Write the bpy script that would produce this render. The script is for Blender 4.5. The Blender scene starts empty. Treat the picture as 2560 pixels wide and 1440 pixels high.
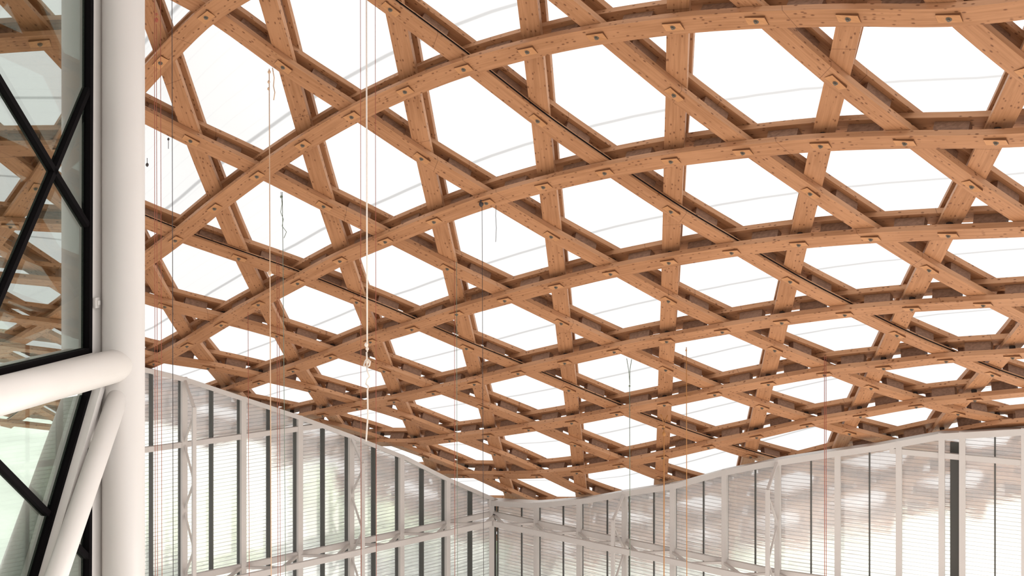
import bpy, bmesh, math, random
import numpy as np
from mathutils import Vector
random.seed(7)
C = bpy.context.scene.collection
PI = math.pi
R={0:{-4:(402,156),-3:(515,42)},
1:{-5:(438,600),-4:(535,520),-3:(640,440),-2:(757,362),-1:(878,291),0:(1012,228),1:(1160,172),2:(1318,128),3:(1490,92),4:(1684,66),5:(1888,51),6:(2121,45),7:(2374,45)},
2:{-7:(387,908),-6:(468,864),-5:(553,811),-4:(647,760),-3:(743,707),-2:(849,651),-1:(962,603),0:(1085,553),1:(1215,506),2:(1358,466),3:(1511,431),4:(1676,402),5:(1856,380),6:(2051,363),7:(2261,356),8:(2489,354)},
3:{-5:(646,956),-4:(731,926),-3:(825,892),-2:(927,853),-1:(1029,822),0:(1141,784),1:(1262,750),2:(1390,716),3:(1527,683),4:(1671,655),5:(1830,630),6:(1996,610),7:(2177,596),8:(2370,587)},
4:{-4:(806,1037),-3:(892,1020),-2:(984,1003),-1:(1082,982),0:(1185,959),1:(1295,932),2:(1412,906),3:(1536,878),4:(1666,852),5:(1805,828),6:(1954,805),7:(2112,785),8:(2280,771),9:(2457,761)},
5:{-3:(950,1111),-2:(1035,1111),-1:(1123,1100),0:(1220,1088),1:(1321,1073),2:(1429,1056),3:(1541,1034),4:(1661,1011),5:(1785,985),6:(1923,959),7:(2061,935),8:(2210,919),9:(2367,901),10:(2531,892)},
6:{-1:(1157,1190),0:(1247,1192),1:(1341,1190),2:(1441,1181),3:(1549,1164),4:(1656,1143),5:(1772,1117),6:(1892,1092),7:(2018,1063),8:(2152,1040),9:(2292,1015),10:(2437,999)},
7:{11:(2497,1066)}}
BC={(-4,0):(475,345),(-2,0):(706,160),(-4,1):(598,641),(-2,1):(810,510),(0,1):(1050,390),(2,1):(1344,295),(4,1):(1685,230),(6,1):(2089,199),
(-6,2):(520,917),(-4,2):(689,836),(-2,2):(890,751),(0,2):(1119,667),(2,2):(1378,586),(4,2):(1677,523),(6,2):(2026,478),(8,2):(2430,460),
(-4,3):(775,974),(-2,3):(963,924),(0,3):(1165,867),(2,3):(1402,804),(4,3):(1671,748),(6,3):(1975,699),(8,3):(2322,670),
(-4,4):(840,1069),(-2,4):(1010,1045),(0,4):(1206,1016),(2,4):(1422,972),(4,4):(1664,921),(6,4):(1937,872),(8,4):(2242,834),
(-2,5):(1057,1139),(0,5):(1238,1133),(2,5):(1437,1110),(4,5):(1659,1067),(6,5):(1905,1016),(8,5):(2176,967),(10,5):(2480,934),
(0,6):(1264,1227),(2,6):(1449,1229),(4,6):(1652,1195),(6,6):(1877,1139),(8,6):(2124,1081),(10,6):(2396,1032)}
# ------------------------------------------------------------------ measured survey of the grid (bolt centres, 2560x1440 frame)
F = 2880.4; CX = 1280.0; HY = 495.0            # focal length in pixels, principal column, horizon row
S = 1.7                                        # metres per lattice segment
CAM = np.array([3.1304, -13.0694]); YAW = -0.115143
FW = np.array([math.sin(YAW), math.cos(YAW)]); RT = np.array([math.cos(YAW), -math.sin(YAW)])
CO = math.cos(PI / 6)
T = 0.14; BW = 0.44                            # glulam thickness and width

def lat(a, n): return np.array([n * CO, 2 * a - n * .5])

_P = []; _Z = []; _R = []
for a, r in R.items():
    for n, (x, y) in r.items():
        p = lat(a, n); d = p - CAM; D = d @ FW
        _P.append(p); _Z.append(D * (HY - y) / F); _R.append(x * D / F - (CX * D / F + d @ RT))
for (n, a), (x, y) in BC.items():
    p = lat(a, n) + [0, 1]; d = p - CAM; D = d @ FW
    _P.append(p); _Z.append(D * (HY - y) / F - .09); _R.append(x * D / F - (CX * D / F + d @ RT))
_P = np.array(_P); _Z = np.array(_Z); _R = np.array(_R)

def tps(P, V, lam):
    n = len(P); d2 = ((P[:, None] - P[None]) ** 2).sum(2)
    U = np.where(d2 > 0, .5 * d2 * np.log(d2 + 1e-12), 0)
    Q = np.c_[np.ones(n), P]
    return np.linalg.solve(np.block([[U + lam * np.eye(n), Q], [Q.T, np.zeros((3, 3))]]), np.r_[V, np.zeros(3)])
def ev(c, q):
    q = np.atleast_2d(q); d2 = ((q[:, None] - _P[None]) ** 2).sum(2)
    return np.where(d2 > 0, .5 * d2 * np.log(d2 + 1e-12), 0) @ c[:-3] + np.c_[np.ones(len(q)), q] @ c[-3:]
CZ = tps(_P, _Z, .02); CR = tps(_P, _R, 3.0)

def base(q):
    """plan lattice coordinates -> world points on the underside of the lowest layer (metres)"""
    q = np.atleast_2d(np.asarray(q, float)); d = q - CAM
    r = np.clip(ev(CR, q), -.09, .09)
    return np.c_[d @ RT + r, d @ FW, ev(CZ, q)] * S
def frame(q):
    q = np.atleast_2d(np.asarray(q, float)); h = .05
    dx = base(q + [h, 0]) - base(q - [h, 0]); dy = base(q + [0, h]) - base(q - [0, h])
    n = np.cross(dx, dy); n /= np.linalg.norm(n, axis=1)[:, None]
    n[n[:, 2] < 0] *= -1
    return base(q), n
def to_plan(w):
    w = np.asarray(w, float)[:2] / S
    return CAM + w[0] * RT + w[1] * FW

# wall lines in plan
WL = (np.array([-6.22, 7.63]), np.array([-.40, 13.40]))
WR = (np.array([-.40, 13.40]), np.array([5.76, 9.84]), np.array([9.85, 8.42]))
def w2(p):
    d = p - CAM; return np.array([d @ RT, d @ FW]) * S
wl = [w2(p) for p in WL]; wr = [w2(p) for p in WR]
wl[0] = wl[1] + (wl[0] - wl[1]) * 1.12
wr[2] = wr[1] + (wr[2] - wr[1]) * 1.12

# ------------------------------------------------------------------ object helpers
def setp(o, label=None, cat=None, group=None, kind=None):
    for k, v in (('label', label), ('category', cat), ('group', group), ('kind', kind)):
        if v: o[k] = v
    return o
def mesh_obj(name, verts, faces, mat, parent=None, uvs=None, smooth=False, mats=None, mi=None):
    me = bpy.data.meshes.new(name)
    me.from_pydata([tuple(v) for v in verts], [], faces)
    if uvs is not None:
        uv = me.uv_layers.new(name='UVMap')
        k = 0
        for f, fu in zip(faces, uvs):
            for c in fu:
                uv.data[k].uv = c; k += 1
    for m in (mats or [mat]): me.materials.append(m)
    if mi is not None:
        for p, i in zip(me.polygons, mi): p.material_index = i
    if smooth:
        for p in me.polygons: p.use_smooth = True
    me.update()
    o = bpy.data.objects.new(name, me); C.objects.link(o)
    if parent: o.parent = parent
    return o
def empty(name, loc=(0, 0, 0)):
    o = bpy.data.objects.new(name, None); C.objects.link(o); o.location = loc; return o

class MB:
    def __init__(s): s.v = []; s.f = []; s.m = []
    def quadbox(s, P8, mi=0):
        b = len(s.v); s.v += [tuple(p) for p in P8]
        for f in ((0, 3, 2, 1), (4, 5, 6, 7), (0, 1, 5, 4), (1, 2, 6, 5), (2, 3, 7, 6), (3, 0, 4, 7)):
            s.f.append(tuple(b + i for i in f)); s.m.append(mi)
    def bar(s, a, b, u, v, hu, hv, mi=0):
        """box from a to b, half sizes hu along u and hv along v"""
        a = np.array(a, float); b = np.array(b, float); u = np.array(u, float); v = np.array(v, float)
        u = u / np.linalg.norm(u) * hu; v = v / np.linalg.norm(v) * hv
        s.quadbox([a - u - v, a + u - v, a + u + v, a - u + v, b - u - v, b + u - v, b + u + v, b - u + v], mi)
    def tube(s, pts, r, n=10, cap=True, mi=0):
        pts = [np.array(p, float) for p in pts]; rr = r if hasattr(r, '__len__') else [r] * len(pts)
        b = len(s.v); prev = None
        for i, p in enumerate(pts):
            t = pts[min(i + 1, len(pts) - 1)] - pts[max(i - 1, 0)]; t /= (np.linalg.norm(t) + 1e-12)
            if prev is None: u = np.cross(t, [0, 0, 1.]) if abs(t[2]) < .9 else np.cross(t, [1., 0, 0])
            else: u = prev - t * (prev @ t)
            u /= np.linalg.norm(u); prev = u; v = np.cross(t, u)
            for k in range(n):
                a = 2 * PI * k / n; s.v.append(tuple(p + (u * math.cos(a) + v * math.sin(a)) * rr[i]))
        for i in range(len(pts) - 1):
            for k in range(n):
                s.f.append((b + i * n + k, b + i * n + (k + 1) % n, b + (i + 1) * n + (k + 1) % n, b + (i + 1) * n + k)); s.m.append(mi)
        if cap:
            s.f.append(tuple(b + k for k in range(n))[::-1]); s.m.append(mi)
            s.f.append(tuple(b + (len(pts) - 1) * n + k for k in range(n))); s.m.append(mi)
    def build(s, name, mat, parent=None, smooth=False, mats=None):
        o = mesh_obj(name, s.v, s.f, mat, parent, smooth=False, mats=mats, mi=s.m if mats else None)
        if smooth:
            for p in o.data.polygons: p.use_smooth = len(p.vertices) == 4
        return o

# ------------------------------------------------------------------ materials
def mat(name):
    m = bpy.data.materials.new(name); m.use_nodes = True
    nt = m.node_tree; nt.nodes.clear()
    out = nt.nodes.new('ShaderNodeOutputMaterial')
    def N(t, **k):
        n = nt.nodes.new(t)
        for a, b in k.items():
            if a in ('ins',):
                for i, v in b.items(): n.inputs[i].default_value = v
            else: setattr(n, a, b)
        return n
    return m, nt, N, nt.links.new, out
def simple(name, col, rough=.5, metal=0, noise=0.0, scale=3):
    m, nt, N, L, out = mat(name)
    b = N('ShaderNodeBsdfPrincipled', ins={'Base Color': (*col, 1), 'Roughness': rough, 'Metallic': metal})
    if noise:
        tc = N('ShaderNodeTexCoord'); nz = N('ShaderNodeTexNoise', ins={'Scale': scale, 'Detail': 5})
        L(tc.outputs['Object'], nz.inputs['Vector'])
        r = N('ShaderNodeValToRGB'); r.color_ramp.elements[0].position = .3; r.color_ramp.elements[1].position = .7
        r.color_ramp.elements[0].color = (*[c * (1 - noise) for c in col], 1); r.color_ramp.elements[1].color = (*col, 1)
        L(nz.outputs['Fac'], r.inputs['Fac']); L(r.outputs['Color'], b.inputs['Base Color'])
    if name == 'black_frame': b.inputs['Specular IOR Level'].default_value = .08
    L(b.outputs[0], out.inputs['Surface'])
    return m
def wood(name, light, dark, uv=True, spots=True, sat=1):
    m, nt, N, L, out = mat(name)
    b = N('ShaderNodeBsdfPrincipled', ins={'Roughness': .55})
    b.inputs['Specular IOR Level'].default_value = .25
    tc = N('ShaderNodeTexCoord'); oi = N('ShaderNodeObjectInfo')
    src = tc.outputs['UV'] if uv else tc.outputs['Object']
    off = N('ShaderNodeVectorMath', operation='ADD')
    sc = N('ShaderNodeMath', operation='MULTIPLY', ins={1: 37.0}); L(oi.outputs['Random'], sc.inputs[0])
    L(src, off.inputs[0]); L(sc.outputs[0], off.inputs[1])
    mp = N('ShaderNodeMapping', ins={'Scale': (.35, 9, 9)}); L(off.outputs[0], mp.inputs[0])
    n1 = N('ShaderNodeTexNoise', ins={'Scale': 2.2, 'Detail': 7, 'Roughness': .62}); L(mp.outputs[0], n1.inputs['Vector'])
    n2 = N('ShaderNodeTexNoise', ins={'Scale': .55, 'Detail': 4}); L(off.outputs[0], n2.inputs['Vector'])
    mx = N('ShaderNodeMath', operation='MULTIPLY_ADD', ins={1: .62}); L(n1.outputs['Fac'], mx.inputs[0])
    m2 = N('ShaderNodeMath', operation='MULTIPLY', ins={1: .38}); L(n2.outputs['Fac'], m2.inputs[0]); L(m2.outputs[0], mx.inputs[2])
    r = N('ShaderNodeValToRGB'); L(mx.outputs[0], r.inputs['Fac'])
    r.color_ramp.elements[0].position = .36; r.color_ramp.elements[0].color = (*dark, 1)
    r.color_ramp.elements[1].position = .58; r.color_ramp.elements[1].color = (*light, 1)
    col = r.outputs['Color']
    if spots:
        mp2 = N('ShaderNodeMapping', ins={'Scale': (6.5, 13, 13)}); L(off.outputs[0], mp2.inputs[0])
        vo = N('ShaderNodeTexVoronoi', ins={'Scale': 1.0, 'Randomness': 1.0}); L(mp2.outputs[0], vo.inputs['Vector'])
        st = N('ShaderNodeMapRange', ins={1: .15, 2: .31, 3: 1.0, 4: 0.0}); L(vo.outputs['Distance'], st.inputs[0])
        # only some cells carry a knot
        sep = N('ShaderNodeSeparateColor'); L(vo.outputs['Color'], sep.inputs[0])
        gt = N('ShaderNodeMath', operation='GREATER_THAN', ins={1: .52}); L(sep.outputs[0], gt.inputs[0])
        ml = N('ShaderNodeMath', operation='MULTIPLY'); L(st.outputs[0], ml.inputs[0]); L(gt.outputs[0], ml.inputs[1])
        ms = N('ShaderNodeMath', operation='MULTIPLY', ins={1: .8}); L(ml.outputs[0], ms.inputs[0])
        k = N('ShaderNodeMix', data_type='RGBA'); L(ms.outputs[0], k.inputs['Factor']); L(col, k.inputs['A'])
        k.inputs['B'].default_value = (.11, .035, .012, 1); col = k.outputs['Result']
    if uv:
        sx = N('ShaderNodeSeparateXYZ'); L(tc.outputs['UV'], sx.inputs[0])
        sk = N('ShaderNodeMath', operation='MULTIPLY_ADD', ins={1: .35}); L(sx.outputs['Y'], sk.inputs[0]); L(sx.outputs['X'], sk.inputs[2])
        ro = N('ShaderNodeMath', operation='MULTIPLY_ADD', ins={1: 8.0}); L(oi.outputs['Random'], ro.inputs[0]); L(sk.outputs[0], ro.inputs[2])
        dv = N('ShaderNodeMath', operation='DIVIDE', ins={1: 7.3}); L(ro.outputs[0], dv.inputs[0])
        fr = N('ShaderNodeMath', operation='FRACT'); L(dv.outputs[0], fr.inputs[0])
        lt = N('ShaderNodeMath', operation='LESS_THAN', ins={1: .0016}); L(fr.outputs[0], lt.inputs[0])
        lm = N('ShaderNodeMath', operation='MULTIPLY', ins={1: .7}); L(lt.outputs[0], lm.inputs[0])
        k2 = N('ShaderNodeMix', data_type='RGBA'); L(lm.outputs[0], k2.inputs['Factor']); L(col, k2.inputs['A'])
        k2.inputs['B'].default_value = (.10, .04, .02, 1); col = k2.outputs['Result']
    L(col, b.inputs['Base Color']); L(b.outputs[0], out.inputs['Surface'])
    return m
M = {}
M['wood'] = wood('glulam_spruce', (.425, .203, .096), (.30, .132, .056))
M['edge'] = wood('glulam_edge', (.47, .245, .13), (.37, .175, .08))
M['block'] = wood('block_plywood', (.27, .15, .095), (.17, .09, .055), uv=False, spots=False)
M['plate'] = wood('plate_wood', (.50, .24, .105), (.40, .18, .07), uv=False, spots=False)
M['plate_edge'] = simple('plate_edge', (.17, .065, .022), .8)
M['bolt'] = simple('galvanised_bolt', (.12, .095, .07), .7, 0)
M['dowel'] = simple('dark_dowel', (.03, .018, .012), .6)
M['white'] = simple('white_painted_steel', (.72, .685, .655), .38, noise=.03, scale=2)
M['post'] = simple('grey_white_painted_steel', (.56, .515, .48), .5, noise=.05, scale=2)
M['black'] = simple('black_frame', (.003, .002, .0025), .75)
M['fin'] = simple('dark_grey_mullion', (.07, .066, .058), .6)
M['jamb'] = simple('grey_inner_frame', (.42, .44, .39), .6)
M['red'] = simple('red_brown_cord', (.30, .07, .035), .7)
M['orange'] = simple('orange_brown_cord', (.45, .20, .06), .7)
M['tan'] = simple('tan_rope', (.62, .42, .28), .8)
M['cream'] = simple('cream_rope', (.80, .70, .62), .8)
M['green'] = simple('green_grey_cord', (.16, .20, .15), .7)
M['dark'] = simple('dark_cord', (.04, .03, .03), .7)
M['leaf'] = simple('pale_green_leaves', (.50, .58, .40), .8, noise=.5, scale=1.5)
M['bark'] = simple('bark', (.2, .14, .09), .9)

def membrane_mat():
    m, nt, N, L, out = mat('white_ptfe_membrane')
    tc = N('ShaderNodeTexCoord'); sp = N('ShaderNodeSeparateXYZ'); L(tc.outputs['UV'], sp.inputs[0])
    nz = N('ShaderNodeTexNoise', ins={'Scale': .6, 'Detail': 4}); L(tc.outputs['UV'], nz.inputs['Vector'])
    def line(period, half, dark, phase=0.0):
        a = N('ShaderNodeMath', operation='MULTIPLY_ADD', ins={1: 1 / period, 2: phase}); L(sp.outputs['Y'], a.inputs[0])
        fr = N('ShaderNodeMath', operation='FRACT'); L(a.outputs[0], fr.inputs[0])
        s = N('ShaderNodeMath', operation='SUBTRACT', ins={1: .5}); L(fr.outputs[0], s.inputs[0])
        ab = N('ShaderNodeMath', operation='ABSOLUTE'); L(s.outputs[0], ab.inputs[0])
        mr = N('ShaderNodeMapRange', ins={1: half * .6 / period, 2: half * 1.6 / period, 3: dark, 4: 1.0}); L(ab.outputs[0], mr.inputs[0])
        return mr.outputs[0]
    l1 = line(2.944, .035, .62, .6114); l2 = line(.368, .012, .96, .1)
    mu = N('ShaderNodeMath', operation='MULTIPLY'); L(l1, mu.inputs[0]); L(l2, mu.inputs[1])
    tr = N('ShaderNodeBsdfTranslucent'); df = N('ShaderNodeBsdfDiffuse', ins={'Color': (.9, .9, .9, 1)})
    mt = N('ShaderNodeMath', operation='MULTIPLY', ins={1: .32}); L(mu.outputs[0], mt.inputs[0])
    cb = N('ShaderNodeCombineColor'); [L(mt.outputs[0], cb.inputs[i]) for i in range(3)]
    L(cb.outputs[0], tr.inputs['Color'])
    mx = N('ShaderNodeMixShader', ins={0: .05}); L(tr.outputs[0], mx.inputs[1]); L(df.outputs[0], mx.inputs[2])
    L(mx.outputs[0], out.inputs['Surface'])
    return m
M['membrane'] = membrane_mat()

def pane_mat():
    m, nt, N, L, out = mat('ribbed_polycarbonate')
    geo = N('ShaderNodeNewGeometry'); sp = N('ShaderNodeSeparateXYZ'); L(geo.outputs['Position'], sp.inputs[0])
    nz = N('ShaderNodeTexNoise', ins={'Scale': .5, 'Detail': 3}); L(geo.outputs['Position'], nz.inputs['Vector'])
    mpz = N('ShaderNodeMapping', ins={'Scale': (.35, .35, 7.0)}); L(geo.outputs['Position'], mpz.inputs[0])
    st = N('ShaderNodeTexNoise', ins={'Scale': 1.0, 'Detail': 3}); L(mpz.outputs[0], st.inputs['Vector'])
    # slat joints every 125 mm
    a = N('ShaderNodeMath', operation='MULTIPLY', ins={1: 8.0}); L(sp.outputs['Z'], a.inputs[0])
    fr = N('ShaderNodeMath', operation='FRACT'); L(a.outputs[0], fr.inputs[0])
    lt = N('ShaderNodeMath', operation='LESS_THAN', ins={1: .13}); L(fr.outputs[0], lt.inputs[0])
    bp = N('ShaderNodeBump', ins={'Strength': .9, 'Distance': .10}); L(st.outputs['Fac'], bp.inputs['Height'])
    rf = N('ShaderNodeBsdfRefraction', ins={'Color': (.96, .95, .95, 1), 'Roughness': .07, 'IOR': 1.12}); L(bp.outputs[0], rf.inputs['Normal'])
    tl = N('ShaderNodeBsdfTranslucent', ins={'Color': (.95, .93, .97, 1)})
    gl = N('ShaderNodeBsdfGlossy', ins={'Color': (1, 1, 1, 1), 'Roughness': .12})
    df = N('ShaderNodeBsdfDiffuse', ins={'Color': (.32, .30, .29, 1)})
    m1 = N('ShaderNodeMixShader', ins={0: .26}); L(rf.outputs[0], m1.inputs[1]); L(tl.outputs[0], m1.inputs[2])
    m2 = N('ShaderNodeMixShader', ins={0: .10}); L(m1.outputs[0], m2.inputs[1]); L(gl.outputs[0], m2.inputs[2])
    lf = N('ShaderNodeMath', operation='MULTIPLY', ins={1: .48}); L(lt.outputs[0], lf.inputs[0])
    m3 = N('ShaderNodeMixShader'); L(lf.outputs[0], m3.inputs[0]); L(m2.outputs[0], m3.inputs[1]); L(df.outputs[0], m3.inputs[2])
    L(m3.outputs[0], out.inputs['Surface'])
    return m
M['pane'] = pane_mat()

def glass_mat():
    m, nt, N, L, out = mat('green_tinted_glass')
    t = N('ShaderNodeBsdfTransparent', ins={'Color': (.43, .47, .44, 1)})
    g = N('ShaderNodeBsdfGlossy', ins={'Color': (.88, .93, .90, 1), 'Roughness': .0})
    mx = N('ShaderNodeMixShader', ins={0: .42}); L(t.outputs[0], mx.inputs[1]); L(g.outputs[0], mx.inputs[2])
    L(mx.outputs[0], out.inputs['Surface'])
    return m
M['glass'] = glass_mat()

# ------------------------------------------------------------------ the timber grid
nrmL = np.array([-math.cos(PI / 4), math.sin(PI / 4)])      # outward normals in plan
dR = (WR[1] - WR[0]) / np.linalg.norm(WR[1] - WR[0]); nrmR = np.array([-dR[1], dR[0]])
HALF = [(nrmL, nrmL @ WL[1] + 3.6), (nrmR, nrmR @ WR[0] + 5.2), (np.array([1, 0]), 15.2), (np.array([-1., 0]), 8.6), (-FW, -(FW @ CAM) + 1.5)]
def clip(p, d):
    lo, hi = -60, 60
    for n, k in HALF:
        a = n @ d; b = k - n @ p
        if abs(a) < 1e-9:
            if b < 0: return None
        elif a > 0: hi = min(hi, b / a)
        else: lo = max(lo, b / a)
    return (lo, hi) if hi - lo > .6 else None
def inside_hall(q): return nrmL @ q < nrmL @ WL[1] + .1 and nrmR @ q < nrmR @ WR[0] + .35
def px(w): return CX + F * w[0] / w[1], HY - F * w[2] / w[1]

DIRS = {'A': np.array([CO, -.5]), 'B': np.array([CO, .5]), 'C': np.array([0, 1.])}
ORD = ['first', 'second', 'third', 'fourth', 'fifth', 'sixth', 'seventh', 'eighth', 'ninth', 'tenth', 'eleventh', 'twelfth', 'thirteenth', 'fourteenth', 'fifteenth', 'sixteenth', 'seventeenth', 'eighteenth', 'nineteenth', 'twentieth']
lines = []
for a in range(-4, 13): lines.append(('A', a, lat(a, 0)))
for b in range(-31, 32, 2): lines.append(('B', b, lat(0, b)))
for n in range(-20, 26, 2): lines.append(('C', n, lat(0, n)))

def sweep(p, d, lo, hi, layer, th=T, w=BW, off=0.0, lift=0.0):
    """glulam strip: four corner rails following the surface"""
    k = max(2, int((hi - lo) / .25) + 1)
    ts = np.linspace(lo, hi, k); q = p + ts[:, None] * d
    B, n = frame(q)
    h = .04; tg = base(q + h * d) - base(q - h * d); tg /= np.linalg.norm(tg, axis=1)[:, None]
    n = n - tg * (n * tg).sum(1)[:, None]; n /= np.linalg.norm(n, axis=1)[:, None]
    wv = np.cross(tg, n)
    c0 = B + n * (layer * T + lift) + wv * off
    return c0, tg, n, wv, ts
def beam_mesh(name, p, d, lo, hi, layer, mat_, parent=None):
    c0, tg, n, wv, ts = sweep(p, d, lo, hi, layer)
    hw = BW / 2; g = .004
    V = np.concatenate([c0 - wv * hw + n * g, c0 + wv * hw + n * g, c0 + wv * hw + n * (T - g), c0 - wv * hw + n * (T - g)])
    k = len(c0); L_ = np.r_[0, np.cumsum(np.linalg.norm(np.diff(c0, axis=0), axis=1))]
    f = []; u = []
    vv = [0, BW, BW + T, 2 * BW + T, 2 * BW + 2 * T]
    for s in range(4):
        s2 = (s + 1) % 4
        for i in range(k - 1):
            f.append((s * k + i, s * k + i + 1, s2 * k + i + 1, s2 * k + i))
            u.append(((L_[i], vv[s]), (L_[i + 1], vv[s]), (L_[i + 1], vv[s + 1]), (L_[i], vv[s + 1])))
    f.append((0, k, 2 * k, 3 * k)); u.append(((0, 0),) * 4)
    f.append((k - 1, 4 * k - 1, 3 * k - 1, 2 * k - 1)); u.append(((0, 0),) * 4)
    # orientation: make sure faces look outwards
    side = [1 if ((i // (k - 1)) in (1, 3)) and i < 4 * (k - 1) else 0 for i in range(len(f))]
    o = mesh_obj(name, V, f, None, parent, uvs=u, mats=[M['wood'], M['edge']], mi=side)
    return o
def local(q, d):
    B, n = frame(q); B = B[0]; n = n[0]
    h = .04; tg = (base(q + h * d) - base(q - h * d))[0]; tg /= np.linalg.norm(tg)
    n = n - tg * (n @ tg); n /= np.linalg.norm(n)
    return B, tg, n, np.cross(tg, n)

def in_view(q, marg=90):
    w = base(q)[0]
    if w[1] < 3: return False
    x, y = px(w); return 230 - marg < x < 2560 + marg and -marg - 60 < y < 1440 + marg

vis = {'A': [], 'B': [], 'C': []}
for fam, idx, p in lines:
    r = clip(p, DIRS[fam])
    if not r: continue
    m_ = 0
    for t in np.arange(r[0], r[1], .5):
        q = p + t * DIRS[fam]
        if inside_hall(q):
            x, y = px(base(q)[0]) if base(q)[0][1] > 3 else (-1, -1)
            if 362 < x < 2560 and 0 < y < 1250: m_ += 1
    if m_ >= 1: vis[fam].append(idx)
vis['B'].sort(); vis['C'].sort(); vis['A'].sort()
vis['B'].reverse() # from the top right towards the lower left
fam_txt = {'A': ('arching glulam beam rising towards the right', 'down from the top'),
           'B': ('glulam beam slanting down to the right', 'from the upper right corner'),
           'C': ('steep glulam beam running away', 'from the left')}
fam_grp = {'A': 'sweeping arch beams', 'B': 'slanting cross beams', 'C': 'steep cross beams'}

def node_list(fam, idx, lo, hi):
    """[(t, crossing family)] along the line; t in lattice units from the line's origin"""
    out = []
    for t in range(math.ceil(lo), math.floor(hi) + 1):
        if fam == 'A': out.append((t, 'C' if t % 2 == 0 else 'B'))
        elif fam == 'B': out.append((t, 'A' if t % 2 == 0 else 'C'))
        else: out.append((t, 'A' if t % 2 == 0 else 'B'))
    return out

LAY = {'A': 0, 'B': 1, 'C': 2}
for fam, idx, p in lines:
    d = DIRS[fam]; r = clip(p, d)
    if not r: continue
    lo, hi = r; L0 = LAY[fam]
    seen = idx in vis[fam]
    o_ = ORD[vis[fam].index(idx)] if seen else None
    for up in (0, 1):
        nm = 'glulam_beam'
        o = beam_mesh(nm, p, d, lo, hi, L0 + 3 * up, M['wood'])
        tier = 'upper-tier' if up else 'lower-tier'
        if seen:
            lab = f"{tier} {fam_txt[fam][0]}, {o_} {fam_txt[fam][1]}"
            g = f"{tier} {fam_grp[fam]}"
        else:
            lab = f"{tier} glulam roof beam blurred beyond the glass walls or hidden by the column"
            g = f"{tier} roof beams beyond the glass"
        setp(o, lab, 'roof beam', g, 'thing')
        if up: continue
        for t, cr in node_list(fam, idx, lo + .15, hi - .15):
            q = p + t * d
            # spacer block in the middle of the next segment
            qm = q + .5 * d
            if t + .5 < hi - .2 and (in_view(qm)):
                B, tg, n, wv = local(qm, d)
                mb = MB(); c = B + n * ((L0 + 1) * T + .003); e = B + n * ((L0 + 3) * T - .003)
                mb.bar(c, e, tg, wv, .33, BW * .22)
                mb.build('spacer_block', M['block'], o)
            if not in_view(q): continue
            B, tg, n, wv = local(q, d)
            if (fam == 'A') or (fam == 'B' and cr == 'C'):
                # bevelled bearing plate with a bolt on the underside
                if inside_hall(q):
                    sgn = 1.0 if wv[1] < 0 else -1.0      # near side
                    nr = wv * sgn; c = B + n * (L0 * T + .004)
                    hx, hy = .20, .105
                    def P(x, y, z): return c + tg * x + nr * y - n * z
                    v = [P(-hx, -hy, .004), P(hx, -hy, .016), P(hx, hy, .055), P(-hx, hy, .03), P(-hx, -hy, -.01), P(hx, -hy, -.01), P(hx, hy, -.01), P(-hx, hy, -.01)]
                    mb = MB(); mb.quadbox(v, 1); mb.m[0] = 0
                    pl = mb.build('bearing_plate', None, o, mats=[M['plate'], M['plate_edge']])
                    c2 = c - n * .02
                    mb = MB(); mb.tube([c2, c2 - n * .022], .05, 12); mb.tube([c2 - n * .02, c2 - n * .055], .027, 6)
                    mb.build('bolt', M['bolt'], pl)
            if fam == 'A' and cr == 'C':
                mb = MB(); mb.tube([B + n * (T - .002), B + n * (2 * T + .002)], .075, 10)
                mb.build('dowel', M['dowel'], o)
            if fam == 'B' and cr == 'A':
                mb = MB(); mb.tube([B + n * (2 * T - .002), B + n * (3 * T + .002)], .075, 10)
                mb.build('dowel', M['dowel'], o)

# membrane above the grid
def membrane():
    xs = np.arange(-9.4, 16.2, .8); 
    pts = []; idx = {}
    ys = np.arange(-16.5, 22, .8)
    ok = lambda q: all(n @ q < k + .9 for n, k in HALF)
    V = []; Fc = []; U = []
    grid = {}
    Q = [(i, j, np.array([x, y])) for i, x in enumerate(xs) for j, y in enumerate(ys)]
    Q = [t for t in Q if ok(t[2])]
    B, n = frame(np.array([t[2] for t in Q]))
    W = B + n * (6 * T + .32)
    for k, t in enumerate(Q): grid[(t[0], t[1])] = k
    # seam direction: close to the arches but turned a little
    a = math.radians(-30.3)
    for (i, j), k in grid.items():
        if all(c in grid for c in ((i + 1, j), (i, j + 1), (i + 1, j + 1))):
            f = (grid[(i, j)], grid[(i + 1, j)], grid[(i + 1, j + 1)], grid[(i, j + 1)])
            Fc.append(f)
            U.append([(S * (Q[v][2][0] * math.cos(a) + Q[v][2][1] * math.sin(a)), S * (-Q[v][2][0] * math.sin(a) + Q[v][2][1] * math.cos(a))) for v in f])
    o = mesh_obj('ceiling', W, Fc, M['membrane'], uvs=U, smooth=True)
    setp(o, 'white translucent fabric roof skin stretched above the timber grid', 'roof skin', kind='structure')
membrane()

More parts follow.
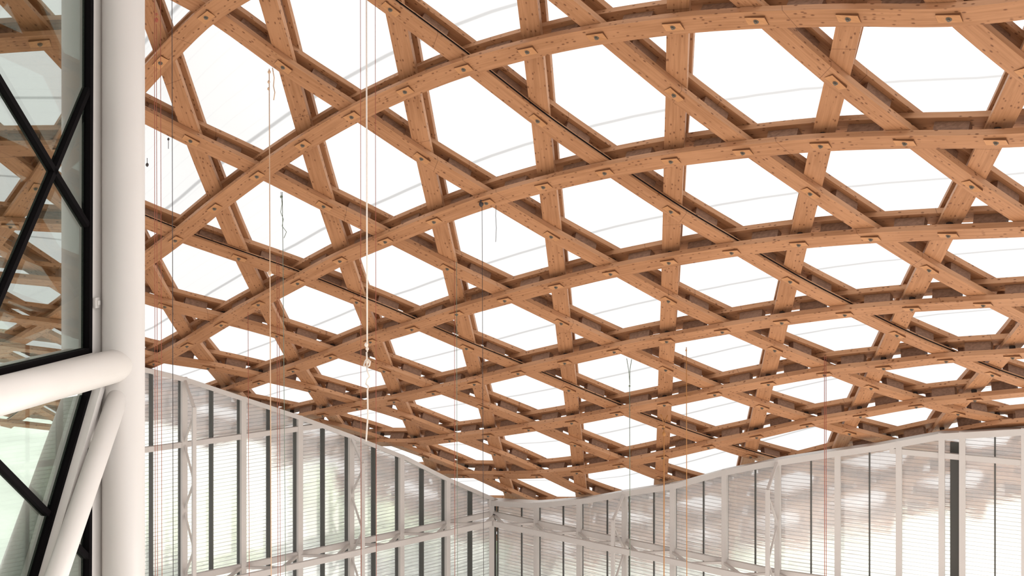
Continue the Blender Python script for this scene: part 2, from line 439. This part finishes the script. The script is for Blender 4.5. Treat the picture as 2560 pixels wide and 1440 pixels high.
# ------------------------------------------------------------------ glazed walls
edgeL = [(360, 917), (455, 940), (535, 967), (610, 992), (745, 1037), (872, 1084), (1000, 1135), (1100, 1186), (1237, 1246)]
edgeR = [(1237, 1246), (1350, 1252), (1475, 1241), (1572, 1223), (1700, 1203), (1810, 1172), (1952, 1143), (2080, 1123), (2200, 1106), (2352, 1078), (2560, 1066), (2640, 1062)]
def seg_hit(x, A_, B_):
    m_ = (x - CX) / F      # X = m Y
    d = B_ - A_; t = (m_ * A_[1] - A_[0]) / (d[0] - m_ * d[1])
    return A_ + t * d
def wallp(side, x):
    if side == 'L': return seg_hit(x, wl[0], wl[1])
    p = seg_hit(x, wr[0], wr[1])
    return p if x < 1952 else seg_hit(x, wr[1], wr[2])
def edge_y(side, x):
    e = edgeL if side == 'L' else edgeR
    return float(np.interp(x, [a for a, _ in e], [b for _, b in e])) if x >= e[0][0] else e[0][1] - (e[0][0] - x) * .24
def W3(side, x, y):
    p = wallp(side, x); return np.array([p[0], p[1], (HY - y) / F * p[1]])
def top(side, x): return W3(side, x, edge_y(side, x))
ZB = -21.0
def wdir(side, x):
    a, b = (wl[0], wl[1]) if side == 'L' else ((wr[0], wr[1]) if x < 1952 else (wr[1], wr[2]))
    d = (b - a) / np.linalg.norm(b - a); n = np.array([d[1], -d[0]])       # inward normal
    if n @ (-(a)) < 0: n = -n
    return np.array([d[0], d[1], 0]), np.array([n[0], n[1], 0])
UP = np.array([0, 0, 1.])
# fins (x position of the fin's near edge), posts
finL = [-18, 66, 147, 226, 303, 374, 447, 524, 594, 667, 734, 802, 863, 929, 989, 1049, 1105, 1170, 1230]
finR = [1245, 1305, 1350, 1409, 1457, 1519, 1574, 1635.5, 1690, 1759.6, 1819, 1889, 1951, 2028, 2095, 2174, 2247, 2353, 2388, 2487.6, 2610]
postL = {147: 1, 300: 1, 457: 2, 604: 1, 745: 1, 873: 2, 998: 1, 1113: 1}
postR = {1350: 1, 1457: 1, 1570: 2, 1690: 1, 1819: 1, 1951: 2, 2095: 1, 2247: 1, 2353: 1, 2404: 1, 2558: 1}
def near_ok(side, x): return True
# corner post
def vbar(mb, p, z0, z1, d, n, hd, hn): mb.bar([p[0], p[1], z0], [p[0], p[1], z1], d, n, hd, hn)
cp = wl[1]; cz = top('L', 1237)[2]
mb = MB(); vbar(mb, (cp[0], cp[1] - .42), ZB, cz + .12, (1, 0, 0), (0, 1, 0), .10, .07)
setp(mb.build('corner_post', M['post']), 'slim pale grey steel post in the corner where the two glass walls meet', 'post')
for side, fins in (('L', finL), ('R', finR)):
    word = 'left-hand' if side == 'L' else 'right-hand'
    xs = (fins + [1237]) if side == 'L' else [1237] + fins
    # panes: one window per bay
    for i in range(len(xs) - 1):
        xa, xb = xs[i], xs[i + 1]
        if xb - xa < 12: continue
        cut = [xa] + [e[0] for e in (edgeL if side == 'L' else edgeR) if xa + 3 < e[0] < xb - 3] + [xb]
        mb = MB()
        for u, v in zip(cut[:-1], cut[1:]):
            ta, tb = top(side, u + .01), top(side, v - .01)
            d, n = wdir(side, (u + v) / 2)
            a0 = np.array([ta[0], ta[1], ZB]); b0 = np.array([tb[0], tb[1], ZB]); e = n * .012
            dn = np.array([0, 0, .14])
            mb.quadbox([a0 - e, b0 - e, b0 + e, a0 + e, ta - dn - e, tb - dn - e, tb - dn + e, ta - dn + e])
        o = mb.build('window_%d' % (i + 1 + (len(finL) if side == 'R' else 0)), M['pane'])
        setp(o, f"tall ribbed translucent pane of the {word} glass wall, {ORD[min((len(xs) - 2 - i) if side == 'L' else i, 19) - 1]} from the corner", 'window', f'{word} wall panes', 'structure')
    for i, x in enumerate(fins):
        p = wallp(side, x); d, n = wdir(side, x); z1 = top(side, x)[2] - .12
        mb = MB()
        dep = .14 if side == 'L' else .03
        if x == 2388:
            vbar(mb, p, ZB, z1 - .25, d, n, .14, .09)
            lab = 'broad black slot post near the right edge of the glass wall'
        else:
            q = np.array([p[0], p[1], 0]) + n * (dep - .02)
            vbar(mb, q, ZB, z1, d, n, .022, dep)
            lab = f"thin dark vertical glazing fin on the {word} glass wall, {ORD[min((len(fins) - 1 - i) if side == 'L' else i, 19)]} from the corner"
        setp(mb.build('glazing_fin', M['fin']), lab, 'mullion', f'{word} glazing fins', 'thing')
    posts = postL if side == 'L' else postR
    for i, (x, kind) in enumerate(sorted(posts.items())):
        p = wallp(side, x + (-7 if side == 'L' else 4)); d, n = wdir(side, x); z1 = top(side, x)[2] + .02
        p3 = np.array([p[0], p[1], 0]) + n * .34
        root = empty('steel_post', (p3[0], p3[1], ZB))
        def put(mb, nm):
            o = mb.build(nm, M['post'], root); o.matrix_parent_inverse.identity(); o.location = (-p3[0], -p3[1], -ZB); return o
        mb = MB(); vbar(mb, p3, ZB, z1, d, n, .09, .07); put(mb, 'chord')
        if kind == 2:
            pi_ = p3 + n * .8; zt = z1 - .85
            mb = MB(); vbar(mb, pi_, ZB, zt, d, n, .06, .05); put(mb, 'inner_chord')
            mb = MB(); mb.bar([p3[0], p3[1], z1 - .05], [pi_[0], pi_[1], zt - .02], d, UP, .045, .045)
            put(mb, 'raking_strut')
            z = zt - .2; s_ = 0
            rail = -7.95 if x in (457, 2353) else -12.35
            while z > -17:
                a, b = (p3, pi_) if s_ % 2 else (pi_, p3)
                mb = MB(); mb.bar([a[0], a[1], z], [b[0], b[1], z - 1.085], d, np.cross(d, [b[0] - a[0], b[1] - a[1], -1.085]), .028, .028); put(mb, 'lacing_bar')
                z -= 1.085; s_ += 1
            k = 'pale trussed steel post'
        else: k = 'plain pale steel post'
        setp(root, f"{k} on the {word} glass wall, {ORD[(len(posts) - 1 - i) if side == 'L' else i]} from the corner", 'post', f'{word} wall posts')
    # sloping head member along the top of the wall
    e = edgeL if side == 'L' else edgeR
    exs = ([-60] if side == 'L' else []) + [a for a, _ in e]
    exs = sorted(set(list(np.linspace(exs[0], exs[-1], 40)) + ([1952.0] if side == 'R' else [])))
    V = []; Fc = []
    hh = .16 if side == 'L' else .2
    for x in exs:
        t_ = top(side, x); d, n = wdir(side, x)
        for a, b in ((-.1, 0), (.42, 0), (.42, -hh), (-.1, -hh)): V.append(t_ + n * a + UP * b)
    for i in range(len(exs) - 1):
        for s in range(4): Fc.append((i * 4 + s, i * 4 + (s + 1) % 4, i * 4 + 4 + (s + 1) % 4, i * 4 + 4 + s))
    Fc += [(0, 1, 2, 3), tuple(len(V) - 4 + i for i in (3, 2, 1, 0))]
    setp(mesh_obj('head_rail', V, Fc, M['post']), f"pale curved steel rail closing the top of the {word} glass wall under the timber roof", 'rail')
    # upper rail and lower horizontal truss
    def hline(x0, x1, z, off, hv, hn, mb):
        a, b = wallp(side, x0), wallp(side, x1); ks = [x0] + ([1952] if x0 < 1952 < x1 and side == 'R' else []) + [x1]
        for u, v in zip(ks[:-1], ks[1:]):
            d, n = wdir(side, (u + v) / 2); a, b = wallp(side, u + .01), wallp(side, v - .01)
            A3 = np.array([a[0], a[1], z]) + n * off; B3 = np.array([b[0], b[1], z]) + n * off
            mb.bar(A3, B3, n, UP, hn, hv)
    mb = MB(); hline(*((-60, 792) if side == 'L' else (2228, 2640)), -7.97, .32, .085, .07, mb)
    setp(mb.build('wind_rail', M['post']), f"single pale steel rail crossing the upper part of the {word} glass wall", 'rail')
    root = empty('lattice_girder', (0, 0, 0))
    rng = (-60, 1237) if side == 'L' else (1237, 2620)
    mb = MB(); hline(*((rng[0], 1237 - 38 * .3) if side == 'L' else (1237 + 38 * .3, rng[1])), -12.33, .30, .10, .06, mb); mb.build('outer_chord', M['post'], root)
    mb = MB(); hline(*((rng[0], 1237 - 38 * 1.15) if side == 'L' else (1237 + 38 * 1.15, rng[1])), -12.40, 1.15, .10, .06, mb); mb.build('inner_chord', M['post'], root)
    a_x = [x for x in (finL if side == 'L' else finR) if x > 400] ; a_x = (a_x + [1237]) if side == 'L' else [1237] + a_x
    fl = 0
    for u, v in zip(a_x[:-1], a_x[1:]):
        if (side == 'R' and u >= 2353) or v - u < 25: continue
        d, n = wdir(side, (u + v) / 2)
        a, b = wallp(side, u), wallp(side, v)
        o1, o2 = (.3, 1.15) if fl % 2 == 0 else (1.15, .3); fl += 1
        A3 = np.array([a[0], a[1], -12.36]) + n * o1; B3 = np.array([b[0], b[1], -12.36]) + n * o2
        mb = MB(); mb.bar(A3, B3, np.cross(B3 - A3, UP), UP, .05, .04); mb.build('lacing_bar', M['post'], root)
    setp(root, f"horizontal pale steel lattice girder running along the {word} glass wall", 'girder')

# ------------------------------------------------------------------ gallery box at the left
bg = math.radians(12)
gd = np.array([math.sin(bg), math.cos(bg), 0]); gn = np.array([math.cos(bg), -math.sin(bg), 0])
Pc = np.array([-3.81, 11.3, 0])
def G(x, y, off=-.21):
    """point on the glazing plane (offset from the column axis) seen at pixel x, y"""
    o = Pc + gn * off; ray = np.array([(x - CX) / F, 1, (HY - y) / F])
    t = (gn @ o) / (gn @ ray); return ray * t
mb = MB(); mb.tube([Pc + UP * -21, Pc + UP * 4.4], .2, 40)
setp(mb.build('round_column', M['white'], smooth=True), 'tall smooth white round steel column beside the gallery window', 'column')
zt = -1.625
mb = MB(); mb.tube([Pc + UP * zt - gd * 3.6, Pc + UP * zt - gd * .02], .163, 32)
setp(mb.build('horizontal_tube', M['white'], smooth=True), 'thick white steel tube running level into the round column', 'tube')
e0 = Pc + UP * -1.74 ; e1 = G(138, 1440, 0); dd = (e1 - e0); 
mb = MB(); mb.tube([e0 + gn * .02, e0 + dd * 2.2], .1, 28)
setp(mb.build('diagonal_tube', M['white'], smooth=True), 'slim white steel tube slanting down to the left from the round column', 'tube')
# flat white cladding strip between the window frame and the column
def strip(name, a, b, wpx, off, mat_, lab, cat, dep=.05, parent=None):
    pass
mb = MB()
a = G(227, -200, -.19); b = G(227, 1700, -.19); a[2] = 4.3; b[2] = -21
mb.quadbox([b + gn * -.05, b + gn * .0, b + gn * .0 + gd * .26, b + gn * -.05 + gd * .26, a + gn * -.05, a, a + gd * .26, a + gn * -.05 + gd * .26])
clad = mb.build('cladding_strip', M['white'])
setp(clad, 'flat white cladding strip between black window frame and round column', 'cladding')
lp = G(241, 757, -.17)
mb = MB(); mb.bar(lp - UP * .05, lp + UP * .05, gd, gn, .035, .012); mb.bar(lp - UP * .02 + gd * .0, lp + UP * .02, gd, gn, .02, .03)
mb.build('latch', M['white'], clad)

def barpx(mb, p0, p1, w, dep=.03, off=-.21, out=.0):
    A3, B3 = G(*p0, off), G(*p1, off); u = np.cross(B3 - A3, gn)
    mb.bar(A3 + gn * out, B3 + gn * out, u, gn, w / 2, dep)
def win(idx, poly, glass_off, bars, lab, frames):
    root = empty('gallery_window', (0, 0, 0))
    # glass
    V = [G(x, y, -.22) for x, y in poly]; k = len(V); V += [v - gn * .012 for v in V]
    Fc = [tuple(range(k)), tuple(range(2 * k - 1, k - 1, -1))] + [(i, i + k, (i + 1) % k + k, (i + 1) % k) for i in range(k)]
    mesh_obj('glass_pane', V, Fc, M['glass'], root)
    mb = MB()
    for p0, p1, w in frames: barpx(mb, p0, p1, w, .035)
    mb.build('window_frame', M['black'], root)
    mb = MB()
    for p0, p1, w in frames: barpx(mb, p0, p1, w * .8, .085, -.34)
    mb.build('inner_frame', M['jamb'], root)
    for p0, p1, w in bars:
        mb = MB(); barpx(mb, p0, p1, w, .03); mb.build('glazing_bar', M['black'], root)
        mb = MB(); barpx(mb, p0, p1, w * .9, .085, -.34); mb.build('backing_bar', M['jamb'], root)
    setp(root, lab, 'window')
win(1, [(-170, -160), (224, -160), (221, 876), (-170, 970)], 0,
    [((-60, 107), (133, 428), .05), ((133, 428), (216, 563), .05), ((219, 222), (133, 428), .05), ((133, 428), (-60, 880), .05)],
    'large black-framed gallery window with crossing diagonal bars, above the thick white tube',
    [((223, -160), (219, 884), .05), ((-170, 968), (221, 876), .055)])
win(2, [(-170, 1060), (216, 985), (84, 1440), (0, 1730), (-170, 1730)], 0,
    [((-40, 1125), (118, 1284), .05)],
    'lower black-framed gallery window with slanted edge, below the thick white tube',
    [((222, 970), (0, 1735), .055)])
win(3, [(222, 1150), (216, 1440), (214, 1730), (60, 1730)], 0,
    [((160, 1334), (218, 1393), .045)],
    'narrow dark gallery window in the gap right of the slim slanting tube',
    [((220, 1120), (217, 1740), .045)])
mb = MB(); barpx(mb, (246, 960), (24, 1735), .075, .06, -.15); setp(mb.build('cladding_strip', M['white']), 'white cladding strip running parallel beside the slim slanting tube', 'cladding')
mb = MB(); barpx(mb, (-170, 990), (226, 890), .07, .04, -.21); setp(mb.build('cladding_strip', M['white']), 'white sill strip between black window frame and thick white tube', 'cladding')
# gallery box interior: floor, soffit

# ------------------------------------------------------------------ cords and ropes
def roof_hit(x, y, lo=12, hi=30):
    Ds = np.linspace(lo, hi, 400)
    q = CAM + Ds[:, None] * FW + (Ds * (x - CX) / F)[:, None] * RT
    g = ev(CZ, q) - Ds * (HY - y) / F
    s = np.where(g[:-1] * g[1:] < 0)[0]
    return Ds[s[0]] * S if len(s) else 24.0
def cord(x0, y0, x1, y1, w, mt, lab, knots=(), Y=None, cat='rope', name='hanging_rope', tangle=None):
    Y = Y or roof_hit(x0, max(y0, 5)) - .1
    P3 = lambda x, y: np.array([(x - CX) / F * Y, Y, (HY - y) / F * Y])
    rr = w / 2 / F * Y
    pts = [P3(x0, y0), P3(x0 + (x1 - x0) * .5, (y0 + y1) / 2), P3(x1, y1)]
    if y1 >= 1440: pts.append(np.array([pts[-1][0], Y, ZB + 3]))
    root = None
    mb = MB(); mb.tube(pts, rr, 6)
    o = mb.build(name, M[mt], smooth=True); setp(o, lab, cat)
    for kx, ky, kr in knots:
        c = P3(kx, ky); R_ = kr / F * Y
        mk = MB()
        prs = [0.2, .8, 1, .8, .2]
        mk.tube([c + UP * R_ * z for z in (-1.3, -.7, 0, .7, 1.3)], [R_ * p for p in prs], 8)
        mk.build('knot', M[mt], o, smooth=True)
    if tangle:
        mk = MB(); ps = []
        for kx, ky in tangle: c = P3(kx, ky); ps.append(c + np.array([0, random.uniform(-.1, .1), 0]))
        mk.tube(ps, rr, 6); mk.build('loop', M[mt], o, smooth=True)
    return o
cord(673, 172, 678, 1440, 2.6, 'tan', 'tan rope hanging the full height, left of the thick cream rope', [(673, 180, 4), (672, 205, 3.5), (671, 222, 3), (674, 682, 5)], tangle=[(682, 170), (687, 195), (683, 215), (689, 232), (684, 250)])
cord(916, -20, 918, 880, 4.2, 'cream', 'thick cream rope hanging from above the picture, knotted near its lower end', [(916, 862, 5), (918, 872, 4), (918, 905, 4)], Y=19.0,
     tangle=[(917, 880), (919, 895), (913, 903), (911, 912), (918, 918), (925, 912), (927, 902), (921, 899), (916, 905), (919, 925), (925, 940), (917, 950), (913, 962), (921, 967), (919, 975), (918, 1040), (917, 1100)], name='hanging_rope', cat='rope')
cord(901, -20, 903, 1440, 1.5, 'red', 'thin brown cord hanging just left of the thick cream rope', Y=21)
cord(938, -20, 941, 1440, 1.5, 'red', 'thin brown cord hanging just right of the thick cream rope', Y=21)
cord(386, -20, 388, 1440, 1.4, 'red', 'thin red cord nearest the white column, first of a close bundle', Y=17)
cord(391, 60, 394, 1440, 1.4, 'red', 'thin red cord with a dark plumb weight at its upper end, beside the white column', [(391, 50, 5), (391, 36, 3)], Y=17)
cord(401, -20, 405, 1440, 1.4, 'red', 'thin red cord, third out from the white column', Y=17)
cord(430, -20, 433, 1440, 1.7, 'dark', 'thin dark cord hanging clear of the red bundle by the white column', Y=17)
cord(421, 345, 421, 372, 1.5, 'dark', 'short dark cord end with weight under the beam by the column', [(421, 348, 3)], Y=17)
cord(368, 395, 368, 415, 1.5, 'dark', 'tiny dark cord end hanging beside the white column', [(368, 412, 4)], Y=17)
cord(620, 780, 623, 1440, 1.3, 'red', 'thin brown cord hanging over the left wall, left of the tan rope', Y=30)
cord(692, 640, 695, 1440, 1.3, 'red', 'thin red cord hanging just right of the tan rope')
cord(697, 640, 701, 1440, 1.3, 'red', 'thin red cord paired with another, right of the tan rope')
cord(706, 480, 714, 1440, 1.6, 'green', 'thin green-grey cord with a frayed dark top, right of the tan rope', [(703, 492, 3)], tangle=[(701, 480), (706, 510), (703, 530), (710, 548), (706, 565), (715, 580), (711, 595)])
cord(1136, 650, 1137, 1440, 1.4, 'red', 'thin red cord hanging in front of the corner, left of a green one')
cord(1141, 655, 1144, 1440, 1.4, 'green', 'thin green-grey cord hanging beside a red one near the wall corner')
cord(1205, 512, 1209, 1440, 1.5, 'dark', 'thin dark cord with black pulley at its top, hanging above the wall corner', [(1203, 510, 6), (1203, 500, 4)], tangle=[(1240, 512), (1239, 540), (1241, 570), (1239, 605)])
cord(1574, 962, 1575, 1440, 1.8, 'green', 'olive green cord hanging in front of the right wall, nearest the corner', [(1574, 965, 2.5)], tangle=[(1566, 895), (1571, 925), (1574, 960), (1575, 925), (1579, 898)])
cord(1660, 1062, 1660, 1440, 3.0, 'orange', 'thick orange-brown cord on a small dark pulley before the right wall', [(1660, 1085, 5), (1660, 1066, 3)], tangle=[(1652, 1036), (1660, 1060), (1669, 1038)])
cord(1716, 868, 1717, 1440, 2.2, 'orange', 'orange-brown cord with a pointed top, right of the thicker one', [(1715.5, 876, 2.2)])
cord(2061, 890, 2061.5, 1440, 1.6, 'red', 'thin red cord in front of the right wall, left of its twin')
cord(2065, 890, 2065.5, 1440, 1.6, 'red', 'thin red cord in front of the right wall, right of its twin')
# black conduits clipped along two slanting beams
for b, lab in ((-1, 'upper'), (-7, 'lower')):
    p = lat(0, b); lo, hi = clip(p, DIRS['B'])
    c0, tg, n, wv, ts = sweep(p, DIRS['B'], lo, hi, 1)
    sg = np.where(wv[:, 1] < 0, 1.0, -1.0)[:, None]
    mb = MB(); mb.tube(list(c0 + n * (T * .55) + wv * sg * (BW / 2 + .014)), .015, 6)
    setp(mb.build('black_conduit', M['black']), f"black conduit clipped to the near side of a slanting beam, the {lab} of two", 'conduit')

# ------------------------------------------------------------------ ground, trees
def plane(name, x0, x1, y0, y1, z, m_, lab, cat):
    o = mesh_obj(name, [(x0, y0, z), (x1, y0, z), (x1, y1, z), (x0, y1, z)], [(0, 1, 2, 3)], m_)
    setp(o, lab, cat, kind='structure')
M['floor'] = simple('pale_concrete', (.74, .70, .66), .6, noise=.08, scale=.4)
M['lawn'] = simple('pale_lawn', (.56, .60, .53), .9, noise=.25, scale=.15)
poly = [w2(q) for q in (WL[0] + (WL[0] - WL[1]) * .8, WL[1], WR[1], WR[2] + (WR[2] - WR[1]) * 2.5)]
V = [(p[0], p[1], ZB) for p in poly] + [(30, 0, ZB), (-16, 0, ZB)]
setp(mesh_obj('floor', V, [tuple(range(len(V)))[::-1]], M['floor']), 'pale concrete hall floor', 'floor', kind='structure')
M['concrete'] = simple('warm_grey_concrete', (.72, .68, .64), .8, noise=.15, scale=.5)
setp(mesh_obj('wall_back', [(-30, -6, ZB), (5, -6, ZB), (5, -6, 22), (-30, -6, 22), (-30, -6.4, ZB), (5, -6.4, ZB), (5, -6.4, 22), (-30, -6.4, 22)],
     [(0, 1, 2, 3), (7, 6, 5, 4), (0, 4, 5, 1), (3, 2, 6, 7), (1, 5, 6, 2), (0, 3, 7, 4)], M['concrete']), 'unseen warm grey concrete wall behind the viewer, added to block sky light', 'wall', kind='structure')  # unseen wall added to block sky light; width and tone set for that
M['paving'] = simple('low_bounce_paving', (.16, .15, .14), .9, noise=.1, scale=.3)  # unseen ground, kept dark so less light bounces up under the roof
plane('ground', -200, 200, -150, 26, ZB - .05, M['paving'], 'unseen paving around the hall, darkened to cut bounced light', 'paving')
o = mesh_obj('ground', [(-200, 26, ZB - .06), (200, 26, ZB - .06), (200, 260, ZB - .06), (-200, 260, ZB - .06)], [(0, 1, 2, 3)], M['lawn'])
setp(o, 'pale green lawn beyond the glass walls', 'lawn', kind='structure')
def tree(x, y, h, r, lab, gp):
    root = empty('broadleaf_tree', (x, y, ZB))
    mb = MB(); mb.tube([(0, 0, 0), (.1, 0, h * .3), (0, .1, h * .7)], [.3, .24, .1], 8); mb.build('trunk', M['bark'], root)
    bm = bmesh.new(); bmesh.ops.create_icosphere(bm, subdivisions=4, radius=1)
    rnd = random.Random(x * 13 + y)
    ph = [rnd.uniform(0, 6) for _ in range(6)]
    for v in bm.verts:
        c = v.co; k = 1 + .16 * math.sin(5 * c.x + ph[0]) * math.sin(4 * c.y + ph[1]) + .12 * math.sin(7 * c.z + ph[2]) * math.sin(8 * c.x + ph[3]) + .07 * math.sin(17 * c.x + ph[4]) * math.sin(15 * c.y + 13 * c.z + ph[5]) + rnd.uniform(-.05, .05)
        v.co = Vector((c.x * k * r, c.y * k * r, c.z * k * h * .38 + h * .62))
    me = bpy.data.meshes.new('foliage'); bm.to_mesh(me); bm.free(); me.materials.append(M['leaf'])
    o = bpy.data.objects.new('foliage', me); C.objects.link(o); o.parent = root
    setp(root, lab, 'tree', gp)
for i, (x, y, h, r) in enumerate([(-17, 60, 5.5, 4), (-8, 66, 6, 4.5), (2, 64, 6.5, 4.5), (12, 66, 5, 4), (-27, 68, 6, 5), (22, 74, 5, 4.5)]):
    tree(x, y, h, r, 'pale green tree blurred behind the ribbed glass walls', 'trees beyond the glass walls')

# ------------------------------------------------------------------ light
w = bpy.data.worlds.new('overcast'); bpy.context.scene.world = w; w.use_nodes = True
nt = w.node_tree; nt.nodes.clear()
tc = nt.nodes.new('ShaderNodeTexCoord'); sp = nt.nodes.new('ShaderNodeSeparateXYZ'); rp = nt.nodes.new('ShaderNodeValToRGB')
bg_ = nt.nodes.new('ShaderNodeBackground'); ou = nt.nodes.new('ShaderNodeOutputWorld')
mr = nt.nodes.new('ShaderNodeMapRange'); mr.inputs[1].default_value = -.2; mr.inputs[2].default_value = 1
nt.links.new(tc.outputs['Generated'], sp.inputs[0]); nt.links.new(sp.outputs['Z'], mr.inputs[0]); nt.links.new(mr.outputs[0], rp.inputs['Fac'])
rp.color_ramp.elements[0].color = (.86, .87, .9, 1); rp.color_ramp.elements[1].color = (1, 1, 1, 1)
nt.links.new(rp.outputs['Color'], bg_.inputs['Color']); bg_.inputs['Strength'].default_value = 1.0
nt.links.new(bg_.outputs[0], ou.inputs[0])
sun = bpy.data.lights.new('sun', 'SUN'); sun.energy = 6.0; sun.angle = math.radians(8); sun.color = (1, .97, .93)
so = bpy.data.objects.new('sun', sun); C.objects.link(so); so.rotation_euler = Vector((1, -.15, .8)).to_track_quat('Z', 'Y').to_euler()
low = bpy.data.lights.new('low_daylight', 'SUN'); low.energy = .75; low.angle = math.radians(35); low.color = (1, .93, .86)
lo_ = bpy.data.objects.new('low_daylight', low); C.objects.link(lo_)
lo_.rotation_euler = Vector((1, -.05, .04)).to_track_quat('Z', 'Y').to_euler()

# ------------------------------------------------------------------ camera
cam = bpy.data.cameras.new('camera'); cam.sensor_width = 36; cam.lens = 36 * F / 2560
cam.shift_y = -(720 - HY) / 2560; cam.clip_end = 600
co = bpy.data.objects.new('camera', cam); C.objects.link(co); co.location = (0, 0, 0); co.rotation_euler = (PI / 2, 0, 0)
sc = bpy.context.scene; sc.camera = co
sc.view_settings.view_transform = 'Standard'; sc.view_settings.look = 'None'; sc.view_settings.gamma = 1
sc.view_settings.use_curve_mapping = False; sc.view_settings.exposure = .87
sc.cycles.max_bounces = 8; sc.cycles.transparent_max_bounces = 16; sc.cycles.use_denoising = True
